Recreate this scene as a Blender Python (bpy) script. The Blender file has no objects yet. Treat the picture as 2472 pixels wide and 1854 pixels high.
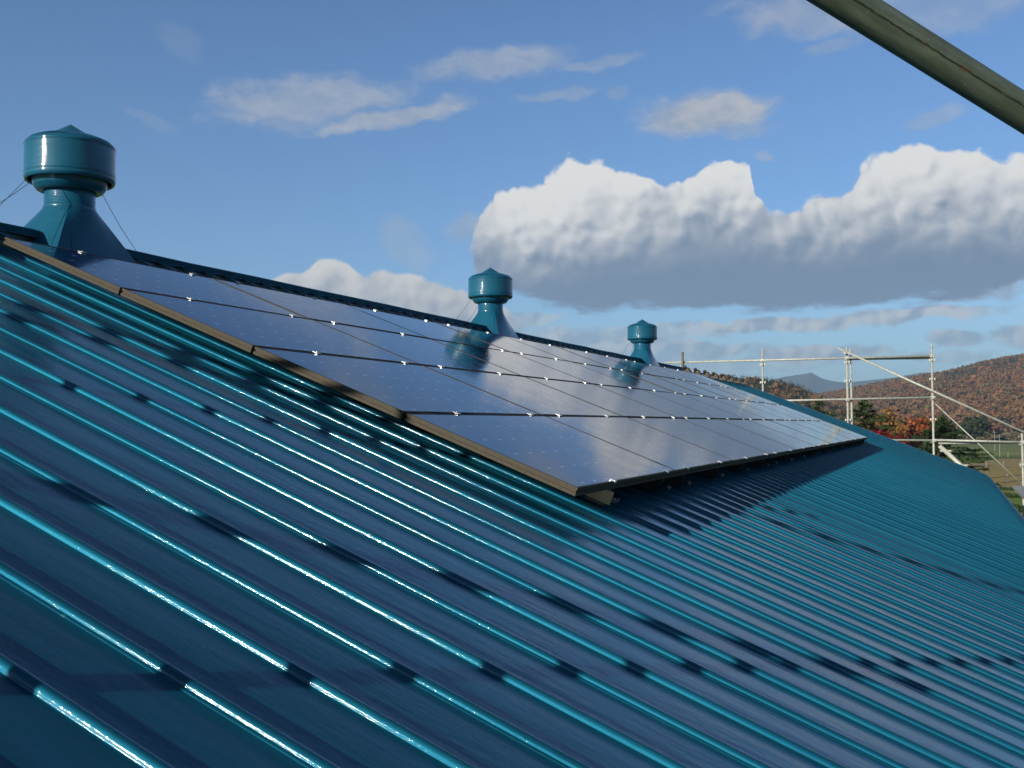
import bpy, bmesh, math, random
import numpy as np
from mathutils import Vector, Matrix, noise as mnoise
R = math.radians
scene = bpy.context.scene
COL = scene.collection

# ------------------------------------------------------------------ camera
cam_d = bpy.data.cameras.new("camera")
cam = bpy.data.objects.new("camera", cam_d)
COL.objects.link(cam)
scene.camera = cam
CAM = Vector((4.31158, -3.77910, -0.95340))
cr = Vector((0.92276752, 0.38532539, -0.00494349))
cu = Vector((0.01992494, -0.03489674, 0.99919228))
cf = Vector((-0.38484165, 0.92212069, 0.03987916))
M = Matrix((cr, cu, -cf)).transposed().to_4x4()
M.translation = CAM
cam.matrix_world = M
cam_d.sensor_width = 36.0
cam_d.lens = 36.0 * 2514.79 / 2472.0
cam_d.clip_start = 0.05
cam_d.clip_end = 30000

# ------------------------------------------------------------------ light
SUN = Vector((-0.36254, -0.86943, 0.33564)).normalized()
sd = bpy.data.lights.new("sun", 'SUN')
sd.energy = 5.0
sd.angle = R(0.53)
sd.color = (1.0, 0.93, 0.82)
so = bpy.data.objects.new("sun", sd)
COL.objects.link(so)
so.rotation_euler = SUN.to_track_quat('Z', 'Y').to_euler()
scene.view_settings.view_transform = 'Standard'
scene.view_settings.look = 'None'
scene.view_settings.exposure = 0.3
scene.view_settings.gamma = 1.0

# ------------------------------------------------------------------ world : clear sky with cumulus, laid out by direction
world = bpy.data.worlds.new("World")
scene.world = world
world.use_nodes = True
NT = world.node_tree
for n in list(NT.nodes): NT.nodes.remove(n)

class NB:
    """tiny node builder"""
    def __init__(s, nt): s.nt = nt
    def _in(s, sock, v):
        if isinstance(v, bpy.types.NodeSocket): s.nt.links.new(v, sock)
        elif v is not None: sock.default_value = v
    def math(s, op, a, b=None, c=None, clamp=False):
        n = s.nt.nodes.new('ShaderNodeMath'); n.operation = op; n.use_clamp = clamp
        s._in(n.inputs[0], a); s._in(n.inputs[1], b)
        if c is not None: s._in(n.inputs[2], c)
        return n.outputs[0]
    def vmath(s, op, a, b=None, out=0):
        n = s.nt.nodes.new('ShaderNodeVectorMath'); n.operation = op
        s._in(n.inputs[0], a)
        if b is not None: s._in(n.inputs[3 if op == 'SCALE' else 1], b)
        return n.outputs[out]
    def sep(s, v):
        n = s.nt.nodes.new('ShaderNodeSeparateXYZ'); s._in(n.inputs[0], v); return n.outputs
    def comb(s, x=0., y=0., z=0.):
        n = s.nt.nodes.new('ShaderNodeCombineXYZ')
        s._in(n.inputs[0], x); s._in(n.inputs[1], y); s._in(n.inputs[2], z); return n.outputs[0]
    def noise(s, v, scale, detail=4, rough=.5, col=False, dist=0.):
        n = s.nt.nodes.new('ShaderNodeTexNoise'); s._in(n.inputs['Vector'], v)
        n.inputs['Scale'].default_value = scale; n.inputs['Detail'].default_value = detail
        n.inputs['Roughness'].default_value = rough; n.inputs['Distortion'].default_value = dist
        return n.outputs['Color' if col else 'Fac']
    def voronoi(s, v, scale, feature='F1', detail=0., smooth=0.3, out='Distance'):
        n = s.nt.nodes.new('ShaderNodeTexVoronoi'); n.feature = feature; s._in(n.inputs['Vector'], v)
        n.inputs['Scale'].default_value = scale
        if 'Detail' in n.inputs: n.inputs['Detail'].default_value = detail
        if feature == 'SMOOTH_F1': n.inputs['Smoothness'].default_value = smooth
        return n.outputs[out]
    def mapr(s, v, a, b, c=0., d=1., smooth=True):
        n = s.nt.nodes.new('ShaderNodeMapRange'); s._in(n.inputs[0], v)
        n.interpolation_type = 'SMOOTHSTEP' if smooth else 'LINEAR'
        n.inputs[1].default_value = a; n.inputs[2].default_value = b
        n.inputs[3].default_value = c; n.inputs[4].default_value = d
        return n.outputs[0]
    def mapping(s, v, loc=(0, 0, 0), rot=(0, 0, 0), scale=(1, 1, 1), kind='POINT'):
        n = s.nt.nodes.new('ShaderNodeMapping'); n.vector_type = kind; s._in(n.inputs[0], v)
        n.inputs[1].default_value = loc; n.inputs[2].default_value = rot; n.inputs[3].default_value = scale
        return n.outputs[0]
    def mix(s, f, a, b, mode='MIX'):
        n = s.nt.nodes.new('ShaderNodeMix'); n.data_type = 'RGBA'; n.blend_type = mode
        s._in(n.inputs[0], f); s._in(n.inputs[6], a); s._in(n.inputs[7], b); return n.outputs[2]
    def ramp(s, v, stops, interp='LINEAR'):
        n = s.nt.nodes.new('ShaderNodeValToRGB'); s._in(n.inputs[0], v); e = n.color_ramp.elements
        n.color_ramp.interpolation = interp
        while len(e) < len(stops): e.new(0.5)
        for q, (p, c) in zip(e, stops): q.position = p; q.color = (*c, 1)
        return n.outputs[0]
    def curve(s, v, pts):
        n = s.nt.nodes.new('ShaderNodeFloatCurve'); s._in(n.inputs[1], v)
        c = n.mapping.curves[0]
        while len(c.points) < len(pts): c.points.new(0.5, 0.5)
        for q, (x, y) in zip(c.points, pts): q.location = (x, y); q.handle_type = 'AUTO_CLAMPED'
        n.mapping.update(); return n.outputs[0]

B = NB(NT)
world.cycles.sampling_method = 'MANUAL'; world.cycles.sample_map_resolution = 512
out = NT.nodes.new('ShaderNodeOutputWorld')
bg = NT.nodes.new('ShaderNodeBackground')
NT.links.new(bg.outputs[0], out.inputs[0])
bg.inputs[1].default_value = 0.081
sky = NT.nodes.new('ShaderNodeTexSky')
sky.sky_type = 'NISHITA'; sky.sun_disc = False
sky.sun_elevation = math.asin(SUN.z)
sky.sun_rotation = math.atan2(SUN.x, SUN.y)
sky.altitude = 100; sky.air_density = 1.0; sky.dust_density = 0.25; sky.ozone_density = 2.2
tc = NT.nodes.new('ShaderNodeTexCoord')
dirv = B.vmath('NORMALIZE', tc.outputs['Generated'])
X, Y, Z = B.sep(dirv)
az = B.math('MULTIPLY', B.math('ARCTAN2', X, Y), 57.29578)
el = B.math('MULTIPLY', B.math('ARCSINE', Z), 57.29578)
P = B.comb(az, el, 0.)

def billow(p, s1, s2, s3):
    """cauliflower height, about -.5 .. .5"""
    v1 = B.voronoi(p, s1, 'SMOOTH_F1', 0, .35)
    v2 = B.voronoi(p, s2, 'SMOOTH_F1', 0, .25)
    n = B.noise(p, s3, 5, .6)
    a = B.math('MULTIPLY_ADD', v1, -0.9, 0.45)
    b = B.math('MULTIPLY_ADD', v2, -0.45, 0.2)
    return B.math('ADD', B.math('ADD', a, b), B.math('MULTIPLY_ADD', n, 0.7, -0.35))

warp = B.vmath('SCALE', B.vmath('SUBTRACT', B.noise(P, .45, 4, .55, col=True), (.5, .5, .5)), 1.3)
PW = B.vmath('ADD', P, warp)
def puffs(p):
    a = B.math('MULTIPLY', B.voronoi(p, .46, 'SMOOTH_F1', 0, .45), -.80)
    b_ = B.math('MULTIPLY', B.voronoi(p, 1.15, 'SMOOTH_F1', 0, .4), -.36)
    n_ = B.math('MULTIPLY_ADD', B.noise(p, 1.5, 4, .5), .26, .62)
    return B.math('ADD', B.math('ADD', a, b_), n_)
bil = puffs(PW)
bild = B.math('ADD', bil, B.math('MULTIPLY_ADD', B.noise(PW, 2.6, 4, .5), .22, -.11))
PO = B.vmath('ADD', PW, (-0.34, 0.36, 0.))
bil2 = puffs(PO)
big = B.math('SUBTRACT', B.noise(B.mapping(PW, scale=(.8, 1., 1.)), .38, 3, .5), .5)
relief = B.math('SUBTRACT', bil, bil2)          # lit from the upper left, like the photo's clouds

def bank(tops, bots, mids, lo, hi, edge, amp):
    """cumulus bank between two outlines; returns (density, tone)"""
    u = B.math('DIVIDE', B.math('SUBTRACT', az, lo), hi - lo, clamp=True)
    f = lambda pts: [((a - lo) / (hi - lo), e / 20.) for a, e in pts]
    top = B.math('MULTIPLY', B.curve(u, f(tops)), 20.)
    bot = B.math('MULTIPLY', B.curve(u, f(bots)), 20.)
    mid = B.math('MULTIPLY', B.curve(u, f(mids)), 20.)
    dt = B.math('ADD', B.math('SUBTRACT', top, el), B.math('MULTIPLY', bild, amp))
    db = B.math('ADD', B.math('SUBTRACT', el, bot), B.math('MULTIPLY', B.math('SUBTRACT', B.noise(B.mapping(PW, scale=(.35, 1.2, 1)), 1.0, 5, .6), .5), 1.9))
    dens = B.math('MULTIPLY', B.mapr(dt, -edge, edge), B.mapr(db, -.25, .35))
    rg = B.mapr(B.math('SUBTRACT', el, mid), -2.6, .8, .25, 1.)
    t = B.math('ADD', B.math('SUBTRACT', el, mid), B.math('MULTIPLY', big, 3.0))
    t = B.math('ADD', t, B.math('MULTIPLY', B.math('MULTIPLY', relief, 4.6), rg))
    tone = B.mapr(t, -2.5, 3.1)
    return dens, tone

tops = [(-24.94, 9.6), (-24.3, 11.5), (-22.75, 12.8), (-20.18, 13.4), (-19.2, 14.0), (-17.6, 13.9), (-16.6, 13.4), (-14.1, 12.7), (-12.58, 13.3), (-10.6, 13.7), (-9.7, 13.3), (-9.3, 11.6), (-7.72, 10.7), (-6.53, 11.1), (-4.4, 12.2), (-3.4, 13.5), (-1.5, 13.8), (0.6, 13.3), (3.1, 12.7), (5.5, 13.2), (9, 12.2), (12, 9.0)]
bots = [(-24.95, 9.4), (-24.2, 7.9), (-22.78, 7.3), (-20.23, 6.6), (-17.69, 6.3), (-12.67, 6.25), (-7.8, 6.1), (-3.1, 6.15), (1.28, 6.4), (3.65, 7.0), (8, 7.2), (12, 8.)]
mids = [(-24.56, 9.6), (-21., 9.3), (-17.66, 9.9), (-12.6, 10.7), (-9.4, 10.3), (-5.4, 10.0), (-.8, 10.3), (3.7, 9.7), (12, 9.4)]
d1, t1 = bank(tops, bots, mids, -25.6, 13., .17, 1.6)
edge_l = B.mapr(az, -25.6, -24.3)
edge_r = B.mapr(az, 13., 10.5)
d1 = B.math('MULTIPLY', B.math('MULTIPLY', d1, edge_l), edge_r)
tops2 = [(-36.5, 7.2), (-35.4, 8.0), (-33.8, 8.3), (-32.9, 8.7), (-31.9, 8.8), (-30.9, 7.9), (-29.65, 8.5), (-28.6, 8.3), (-27.4, 7.8), (-26.3, 7.6), (-24.8, 7.3), (-23, 6.2), (-21.5, 5.0)]
bots2 = [(-36.5, 6.2), (-33., 5.), (-28, 4.9), (-21.5, 4.6)]
mids2 = [(-36.5, 6.9), (-33., 6.6), (-28, 6.4), (-21.5, 5.2)]
d2, t2 = bank(tops2, bots2, mids2, -37.5, -20.5, .16, 1.1)
d2 = B.math('MULTIPLY', d2, B.math('MULTIPLY', B.mapr(az, -37.3, -35.), B.mapr(az, -21, -23.5)))

# thin high patches: (az, el, half width, half height, tilt, strength)
wn = B.noise(B.mapping(PW, scale=(.5, 1.0, 1.), rot=(0, 0, R(8))), .9, 7, .62)
wn2 = B.noise(B.mapping(PW, scale=(.25, .9, 1.), rot=(0, 0, R(-12))), 2.2, 5, .6)
def blob(a, e, w, h, tilt, st, soft=.62, k=1.05):
    q = B.mapping(PW, loc=(a, e, 0), rot=(0, 0, R(tilt)), scale=(w * 1.12, h * 1.12, 1.), kind='TEXTURE')
    d = B.vmath('LENGTH', q, out=1)
    v = B.math('ADD', B.math('SUBTRACT', 1.12, d), B.math('MULTIPLY_ADD', wn, k, -.5 * k))
    return B.math('MULTIPLY', B.mapr(v, -.05, soft), st)
patches = [(-33.6, 17.3, 5.4, 1.15, 6, .62), (-34.9, 16.3, 1.6, .9, 0, .4), (-29.0, 16.6, 4.2, .48, 12, .78), (-26.4, 17.2, 1.3, .5, 25, .5),
           (-23.3, 19.35, 4.2, .75, 4, .55), (-17.6, 19.3, 2.6, .32, 6, .4), (-12.0, 16.45, 3.4, 1.1, 3, .95), (-10.6, 15.9, 2.2, .6, -6, .5),
           (-20.0, 17.75, 2.0, .3, 4, .38), (-16.7, 17.7, .6, .3, 0, .3), (-6.0, 20.9, 4.5, 1.0, -6, .55), (-.2, 20.4, 5.0, 1.4, 0, .35),
           (-.3, 15.3, 1.4, .45, 12, .4), (-8.8, 14.1, .55, .3, -25, .4), (-5.2, 19.2, 1.6, .35, 0, .35), (-28.5, 9.9, 1.7, 1.1, -45, .30),
           (-25.3, 10.8, 1.0, .7, 40, .5), (-42, 15.7, 1.4, .3, -10, .14), (-40.5, 19.6, 1.4, .7, -20, .10)]
wd = None
for p_ in patches:
    v = blob(*p_)
    wd = v if wd is None else B.math('MAXIMUM', wd, v)
# low grey strips near the horizon (right half of the view)
low_patches = [(-8.0, 5.35, 5.0, .38, 0, .85), (-2.0, 5.6, 4.5, .42, 2, .8), (2.6, 8.2, 2.4, .5, 10, .8), (1.6, 6.9, 2.2, .7, 4, .7),
               (0.5, 4.35, 1.3, .42, 0, .75), (3.4, 4.35, 1.5, .6, 0, .75), (-14.5, 5.1, 3.6, .45, 0, .6), (-17.5, 4.5, 4.5, .7, -4, .7),
               (-12.5, 4.1, 3.0, .5, 0, .75), (-6.3, 3.7, 3.4, .5, 0, .85), (-10, 3.2, 6, .35, 0, .5), (0.2, 3.4, 2.0, .3, 0, .5),
               (-15.8, 3.5, 3.0, .5, 0, .6), (7.5, 5.2, 3.5, .7, 0, .7), (12, 4.4, 4, .6, 0, .7), (-22.5, 5.9, 2.6, .4, 0, .6), (-27, 4.8, 5, .6, 0, .5)]
ld = None
for p_ in low_patches:
    v = blob(*p_, soft=.5, k=1.3)
    ld = v if ld is None else B.math('MAXIMUM', ld, v)
# scattered fair-weather cloud over the rest of the dome (behind and above the camera)
elsewhere = B.math('MAXIMUM', B.mapr(az, 12., 26.), B.math('MAXIMUM', B.mapr(az, -46., -60.), B.mapr(el, 40., 60., 0., .3)))
zp = B.math('MAXIMUM', B.math('ADD', Z, .12), .08)
PC = B.comb(B.math('DIVIDE', X, zp), B.math('DIVIDE', Y, zp), 0.)
gd = B.mapr(B.noise(PC, .9, 6, .58), .60, .76, 0., .5)
gd = B.math('MULTIPLY', B.math('MULTIPLY', gd, elsewhere), B.mapr(Z, 0.02, .1))
# sky colour, slightly paler and greener towards the horizon from Nishita, then dimmed overhead and behind
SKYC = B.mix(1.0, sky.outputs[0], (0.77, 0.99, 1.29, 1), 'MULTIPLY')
SKYC = B.vmath('SCALE', SKYC, B.math('MULTIPLY', B.mapr(el, 18., 46., 1., .38), B.mapr(Y, .25, -.35, 1., .5)))  # added dimming high up and behind the camera, cuts fill light on roof
W_GREY = (1.75, 2.35, 3.5, 1)
W_WHITE = (8.6, 8.4, 8.1, 1)
thin = (3.9, 4.2, 4.9, 1)
tlow = B.mapr(B.math('ADD', B.math('MULTIPLY', relief, 2.2), B.math('MULTIPLY', B.math('SUBTRACT', wn2, .5), 1.0)), -.42, .50)
c_low = B.mix(tlow, (3.0, 3.5, 4.4, 1), (6.8, 6.5, 6.3, 1))
ccol = lambda t: B.mix(B.math('POWER', t, 1.15), W_GREY, W_WHITE)
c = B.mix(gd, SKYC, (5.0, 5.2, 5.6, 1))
c = B.mix(wd, c, B.mix(B.mapr(wn, .3, .72), (3.2, 3.8, 4.9, 1), (5.1, 5.15, 5.5, 1)))
c = B.mix(ld, c, c_low)
c = B.mix(d2, c, B.mix(t2, (2.6, 3.1, 3.9, 1), (7.6, 7.3, 6.9, 1)))
c = B.mix(d1, c, ccol(t1))
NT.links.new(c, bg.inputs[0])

# ------------------------------------------------------------------ helpers
AL = R(21.6396)
ROOF = Matrix.Rotation(AL, 4, 'Y')           # roof frame: x = down the slope, y = along the ridge, z = out of the roof
U = 0.81

def link(o, parent=None):
    COL.objects.link(o)
    if parent is not None: o.parent = parent
    return o
def tag(o, label=None, cat=None, group=None, kind=None):
    if label: o['label'] = label
    if cat: o['category'] = cat
    if group: o['group'] = group
    if kind: o['kind'] = kind
    return o
def empty(name, mat=None, label=None, cat=None, group=None):
    o = bpy.data.objects.new(name, None); o.empty_display_size = .2
    if mat is not None: o.matrix_world = mat
    COL.objects.link(o)
    return tag(o, label, cat, group)
def mesh_obj(name, bm, mat, parent=None, smooth=False, local=None):
    me = bpy.data.meshes.new(name); bm.to_mesh(me); bm.free()
    for m in (mat if isinstance(mat, (list, tuple)) else [mat]): me.materials.append(m)
    if smooth:
        for p in me.polygons: p.use_smooth = True
    o = bpy.data.objects.new(name, me)
    if local is not None: o.matrix_local = local
    return link(o, parent)
def np_mesh(name, V, F, mat, parent=None, colors=None, smooth=False):
    me = bpy.data.meshes.new(name)
    V = np.asarray(V, dtype=np.float32); F = np.asarray(F, dtype=np.int32); k = F.shape[1]
    me.vertices.add(len(V)); me.vertices.foreach_set('co', V.ravel())
    me.loops.add(F.size); me.loops.foreach_set('vertex_index', F.ravel())
    me.polygons.add(len(F)); me.polygons.foreach_set('loop_start', np.arange(0, F.size, k, dtype=np.int32))
    me.polygons.foreach_set('loop_total', np.full(len(F), k, dtype=np.int32))
    if smooth: me.polygons.foreach_set('use_smooth', np.ones(len(F), dtype=bool))
    me.update(calc_edges=True)
    if colors is not None:
        a = me.attributes.new('tint', 'FLOAT_COLOR', 'POINT')
        c4 = np.ones((len(V), 4), dtype=np.float32); c4[:, :3] = colors
        a.data.foreach_set('color', c4.ravel())
    me.materials.append(mat)
    o = bpy.data.objects.new(name, me)
    return link(o, parent)
def box(bm, c, s, rot=None):
    m = Matrix.Translation(c)
    if rot is not None: m = m @ rot
    m = m @ Matrix.Diagonal((s[0], s[1], s[2], 1))
    return bmesh.ops.create_cube(bm, size=1., matrix=m)['verts']
def tube(bm, a, b, r, seg=14, r2=None, caps=True):
    a = Vector(a); b = Vector(b); d = b - a
    m = Matrix.Translation((a + b) / 2) @ d.to_track_quat('Z', 'Y').to_matrix().to_4x4()
    return bmesh.ops.create_cone(bm, cap_ends=caps, segments=seg, radius1=r, radius2=r if r2 is None else r2, depth=d.length, matrix=m)['verts']
def lathe(bm, prof, seg=64, center=(0, 0, 0)):
    rings = []
    for (r, z) in prof:
        if r < 1e-5: rings.append([bm.verts.new((center[0], center[1], center[2] + z))])
        else: rings.append([bm.verts.new((center[0] + r * math.cos(2 * math.pi * i / seg), center[1] + r * math.sin(2 * math.pi * i / seg), center[2] + z)) for i in range(seg)])
    for A, Bq in zip(rings, rings[1:]):
        for i in range(seg):
            j = (i + 1) % seg
            if len(A) == 1: bm.faces.new((A[0], Bq[j], Bq[i]))
            elif len(Bq) == 1: bm.faces.new((A[i], A[j], Bq[0]))
            else: bm.faces.new((A[i], A[j], Bq[j], Bq[i]))
    bmesh.ops.recalc_face_normals(bm, faces=bm.faces)

def material(name):
    m = bpy.data.materials.new(name); m.use_nodes = True
    nt = m.node_tree; b = nt.nodes['Principled BSDF']
    return m, NB(nt), b
def setp(b, **k):
    for n, v in k.items():
        n = n.replace('_', ' ')
        b.inputs[n].default_value = v
def objco(N_):
    t = N_.nt.nodes.new('ShaderNodeTexCoord'); return t.outputs['Object']
def bump(N_, b, h, strength, dist=.01, prev=None):
    n = N_.nt.nodes.new('ShaderNodeBump'); n.inputs['Strength'].default_value = strength; n.inputs['Distance'].default_value = dist
    N_._in(n.inputs['Height'], h)
    if prev is not None: N_.nt.links.new(prev, n.inputs['Normal'])
    return n.outputs[0]

# ------------------------------------------------------------------ materials
TEAL = (0.012, 0.150, 0.205)
def teal_roof():
    m, N_, b = material('teal_gloss_roof_paint')
    o = objco(N_)
    n1 = N_.noise(N_.mapping(o, scale=(1.2, 9, 3)), 1.0, 4, .55)
    col = N_.mix(N_.mapr(n1, .35, .7), (0.004, 0.108, 0.180, 1), (0.0065, 0.132, 0.212, 1))
    spots = N_.voronoi(N_.mapping(o, scale=(1, 1, 1)), 9., 'F1')
    col = N_.mix(N_.mapr(spots, .05, .03), col, (0.05, .19, .24, 1))
    N_.nt.links.new(col, b.inputs['Base Color'])
    setp(b, Metallic=.66, Roughness=.56, Coat_Weight=1., Coat_Roughness=.062, Coat_IOR=1.48, Specular_IOR_Level=.15)
    wav = N_.noise(N_.mapping(o, scale=(.9, 7., 1.)), 1.0, 3, .5)           # oil-canning of the pans
    fine = N_.noise(N_.mapping(o, scale=(14., 60., 60.)), 1.0, 3, .6)
    slow = N_.noise(N_.mapping(o, scale=(3.2, 38., 38.)), 1.0, 2, .5)        # hand-dressed ribs wander a little       # brush marks
    grain = N_.noise(o, 420., 2, .6)
    n = bump(N_, b, wav, .8, .0045)
    n = bump(N_, b, slow, .35, .0022, n)
    n = bump(N_, b, fine, .35, .0012, n)
    n = bump(N_, b, grain, .30, .0008, n)
    drops = N_.voronoi(o, 34., 'F1')                                        # paint nibs and dust specks
    keep = N_.mapr(N_.noise(o, 5., 3, .6), .48, .58)
    n = bump(N_, b, N_.math('MULTIPLY', N_.mapr(drops, .07, .0), keep), .9, .0016, n)
    N_.nt.links.new(n, b.inputs['Normal']); N_.nt.links.new(n, b.inputs['Coat Normal'])
    return m
def teal_plain():
    m, N_, b = material('teal_gloss_paint')
    o = objco(N_)
    n1 = N_.noise(o, 5.0, 4, .55)
    col = N_.mix(N_.mapr(n1, .35, .7), (0.005, 0.092, 0.160, 1), (0.008, 0.110, 0.184, 1))
    N_.nt.links.new(col, b.inputs['Base Color'])
    setp(b, Metallic=.05, Roughness=.5, Coat_Weight=1., Coat_Roughness=.055, Coat_IOR=1.42, Specular_IOR_Level=.2)
    n = bump(N_, b, N_.noise(N_.mapping(o, scale=(1, 1, 8.)), 9., 3, .6), .6, .004)
    n = bump(N_, b, N_.noise(o, 130., 3, .6), .22, .0012, n)
    N_.nt.links.new(n, b.inputs['Normal']); N_.nt.links.new(n, b.inputs['Coat Normal'])
    return m
def metal(name, col, rough, metallic=1., nscale=30., var=.25, bstr=.15, spec=.5):
    m, N_, b = material(name)
    o = objco(N_)
    n1 = N_.noise(o, nscale, 5, .6)
    c0 = tuple(max(0, x * (1 - var)) for x in col) + (1,); c1 = tuple(x * (1 + var) for x in col) + (1,)
    N_.nt.links.new(N_.mix(N_.mapr(n1, .3, .7), c0, c1), b.inputs['Base Color'])
    setp(b, Metallic=metallic, Roughness=rough, Specular_IOR_Level=spec)
    N_.nt.links.new(bump(N_, b, n1, bstr, .001), b.inputs['Normal'])
    return m
M_ROOF = teal_roof(); M_TEAL = teal_plain()
M_FRAME = metal('bronze_anodised_frame', (.074, .064, .046), .6, .0, 60., .12, .05, .12)
M_GROOVE = metal('frame_groove', (.05, .042, .03), .5, .3)
M_CLAMP = metal('bright_clamp_steel', (.78, .78, .76), .33, .9, 80., .1)
M_BRACKET = metal('black_bracket_steel', (.035, .033, .03), .4, .4)
M_TAN = metal('raw_bracket_steel', (.34, .29, .18), .5, .3)
M_GALV = metal('galvanised_tube', (.43, .44, .38), .5, .12, 18., .2, .2)
M_BRASS = metal('yellow_zinc', (.30, .21, .10), .4, .6, 60., .3)
M_WIRE = metal('dark_wire', (.06, .07, .08), .5, .6)
M_DECK = metal('grey_steel_deck', (.36, .36, .34), .6, .3, 8., .25)
def make_pipe_mat():
    m, N_, b = material('weathered_painted_tube')
    o = objco(N_)
    n1 = N_.noise(N_.mapping(o, scale=(1, 1, .15)), 60., 6, .65)
    col = N_.mix(N_.mapr(n1, .3, .75), (.075, .095, .068, 1), (.15, .18, .14, 1))
    # rusty weld seam that runs the length of the tube
    x, y, z = N_.sep(o)
    seam_a = N_.math('ARCTAN2', y, x)
    jit = N_.math('MULTIPLY_ADD', N_.noise(N_.mapping(o, scale=(1, 1, 1)), 45., 4, .7), .22, -.11)
    sd_ = N_.math('ABSOLUTE', N_.math('ADD', N_.math('SUBTRACT', seam_a, SEAM), jit))
    seam = N_.mapr(sd_, .085, .03)
    col = N_.mix(N_.math('MULTIPLY', seam, N_.mapr(N_.noise(o, 30., 3, .6), .25, .45)), col, (.028, .022, .015, 1))
    rust = N_.math('MULTIPLY', N_.mapr(N_.noise(o, 22., 3, .6), .56, .66), N_.mapr(sd_, .2, .05))
    col = N_.mix(N_.math('MULTIPLY', rust, .8), col, (.12, .035, .018, 1))
    spk = N_.mapr(N_.noise(o, 260., 2, .5), .70, .76)
    col = N_.mix(N_.math('MULTIPLY', spk, .6), col, (.45, .45, .4, 1))
    N_.nt.links.new(col, b.inputs['Base Color'])
    setp(b, Roughness=.55, Metallic=.15)
    N_.nt.links.new(bump(N_, b, n1, .3, .001), b.inputs['Normal'])
    return m
SEAM = 0.0

PW_ = 1.5755; PH_ = U    # panel pitch along ridge, along slope
def glass_mat():
    m, N_, b = material('solar_cell_glass')
    o = objco(N_)
    x, y, z = N_.sep(o)
    # cells: 5 down the slope (x), 10 along the ridge (y); white corner diamonds between cut-corner cells
    cx = (PH_ - .05) / 5.; cy = (PW_ - .04) / 10.
    fx = N_.math('SUBTRACT', N_.math('FRACT', N_.math('ADD', N_.math('DIVIDE', x, cx), .5)), .5)
    fy = N_.math('SUBTRACT', N_.math('FRACT', N_.math('ADD', N_.math('DIVIDE', y, cy), .5)), .5)
    ax = N_.math('ABSOLUTE', fx); ay = N_.math('ABSOLUTE', fy)
    dia = N_.mapr(N_.math('ADD', N_.math('MULTIPLY', ax, 1.7), N_.math('MULTIPLY', ay, .50)), .082, .058)
    gap = N_.math('MAXIMUM', N_.mapr(ax, .010, .005), N_.mapr(ay, .010, .005))
    # thin bus bars along the ridge direction
    bx = N_.math('ABSOLUTE', N_.math('SUBTRACT', N_.math('FRACT', N_.math('DIVIDE', x, cx / 2.)), .5))
    bus = N_.mapr(bx, .016, .008)
    base = N_.mix(N_.noise(o, 3., 3, .5), (.004, .011, .060, 1), (.006, .016, .085, 1))
    col = N_.mix(N_.math('MULTIPLY', bus, .18), base, (.10, .13, .22, 1))
    col = N_.mix(N_.math('MULTIPLY', gap, .12), col, (.05, .07, .14, 1))
    col = N_.mix(dia, col, (.42, .50, .68, 1))
    N_.nt.links.new(col, b.inputs['Base Color'])
    N_._in(b.inputs['Roughness'], N_.mapr(N_.noise(o, 6., 4, .6), .3, .7, .055, .10))
    setp(b, IOR=1.48, Specular_IOR_Level=.5)
    dust = N_.noise(o, 900., 1, .5)
    wv = N_.noise(o, 2.2, 2, .5)
    n = bump(N_, b, wv, .12, .004)
    n = bump(N_, b, dust, .05, .0003, n)
    N_.nt.links.new(n, b.inputs['Normal'])
    return m
M_GLASS = glass_mat()

# ------------------------------------------------------------------ barn
RIB = .278125 * U; RIB0 = -3.2014 * U
G_RIB = -.143 * U                 # rib tops below the panel surface
RIBH = .0155; G_PAN = G_RIB - RIBH
S_RIDGE = -.60 * U; S_KNEE = 6.93 * U
Y0 = RIB0 - 2.45 * RIB; Y1 = 23.42
random.seed(4)
barn = empty('barn', Matrix.Translation((0, 0, 0)), 'long barn under a glossy teal ribbed metal roof bent steeper near the eaves', 'barn')

def rib_profile(y0, y1):
    """(y, height above pan) across the roof"""
    pts = [(y0, 0.)]
    k = 0
    while True:
        c = RIB0 + (k - 2) * RIB
        if c > y1 - .05: break
        if c > y0 + .03:
            j = random.uniform(-.0006, .0006)
            if k % 2 == 0:
                pr = [(-.0175, 0), (-.0150, .0002), (-.0136, .0010), (-.0132, .0034), (-.0127, .0058), (-.0115, .0084), (-.0094, .0112), (-.0072, .0136), (-.0044, .0151), (-.0010, RIBH), (.0036, .0151), (.0068, .0134), (.0094, .0104), (.0124, .0018), (.0140, .0004), (.0165, 0)]
            else:
                pr = [(-.0225, 0), (-.0212, .0010), (-.0206, .0026), (-.0156, .0032), (-.0141, .0038), (-.0138, .0058), (-.0133, .0080), (-.0119, .0103), (-.0096, .0124), (-.0074, .0142), (-.0046, .0152), (.0010, RIBH), (.0044, .0150), (.0074, .0130), (.0094, .0104), (.0124, .002), (.0140, .0005), (.0175, 0)]
            pts += [(c + a + j, h) for a, h in pr]
            pts.append((c + RIB * .26, .0009)); pts.append((c + RIB * .5, .0022)); pts.append((c + RIB * .74, .0009))
        k += 1
    pts = [q for q in pts if q[0] < y1] + [(y1, 0.)]
    return pts
def roof_sheet(name, path, y0, y1, parent, label=None):
    """sweep the rib profile along a path of (x, z, nx, nz)"""
    prof = rib_profile(y0, y1)
    V = []; n = len(prof)
    for (x, z, nx, nz) in path:
        for (y, h) in prof: V.append((x + nx * h, y, z + nz * h))
    V = np.array(V); F = []
    for i in range(len(path) - 1):
        a = i * n
        for j in range(n - 1): F.append((a + j, a + n + j, a + n + j + 1, a + j + 1))
    o = np_mesh(name, V, F, M_ROOF, parent, smooth=True)
    if label: o['label'] = label
    return o
ca, sa = math.cos(AL), math.sin(AL)
def rp(s, g): return Vector((s * ca + g * sa, 0, -s * sa + g * ca))     # roof (s, g) -> world x, z
XR = rp(S_RIDGE, G_PAN).x
near = []
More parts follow.
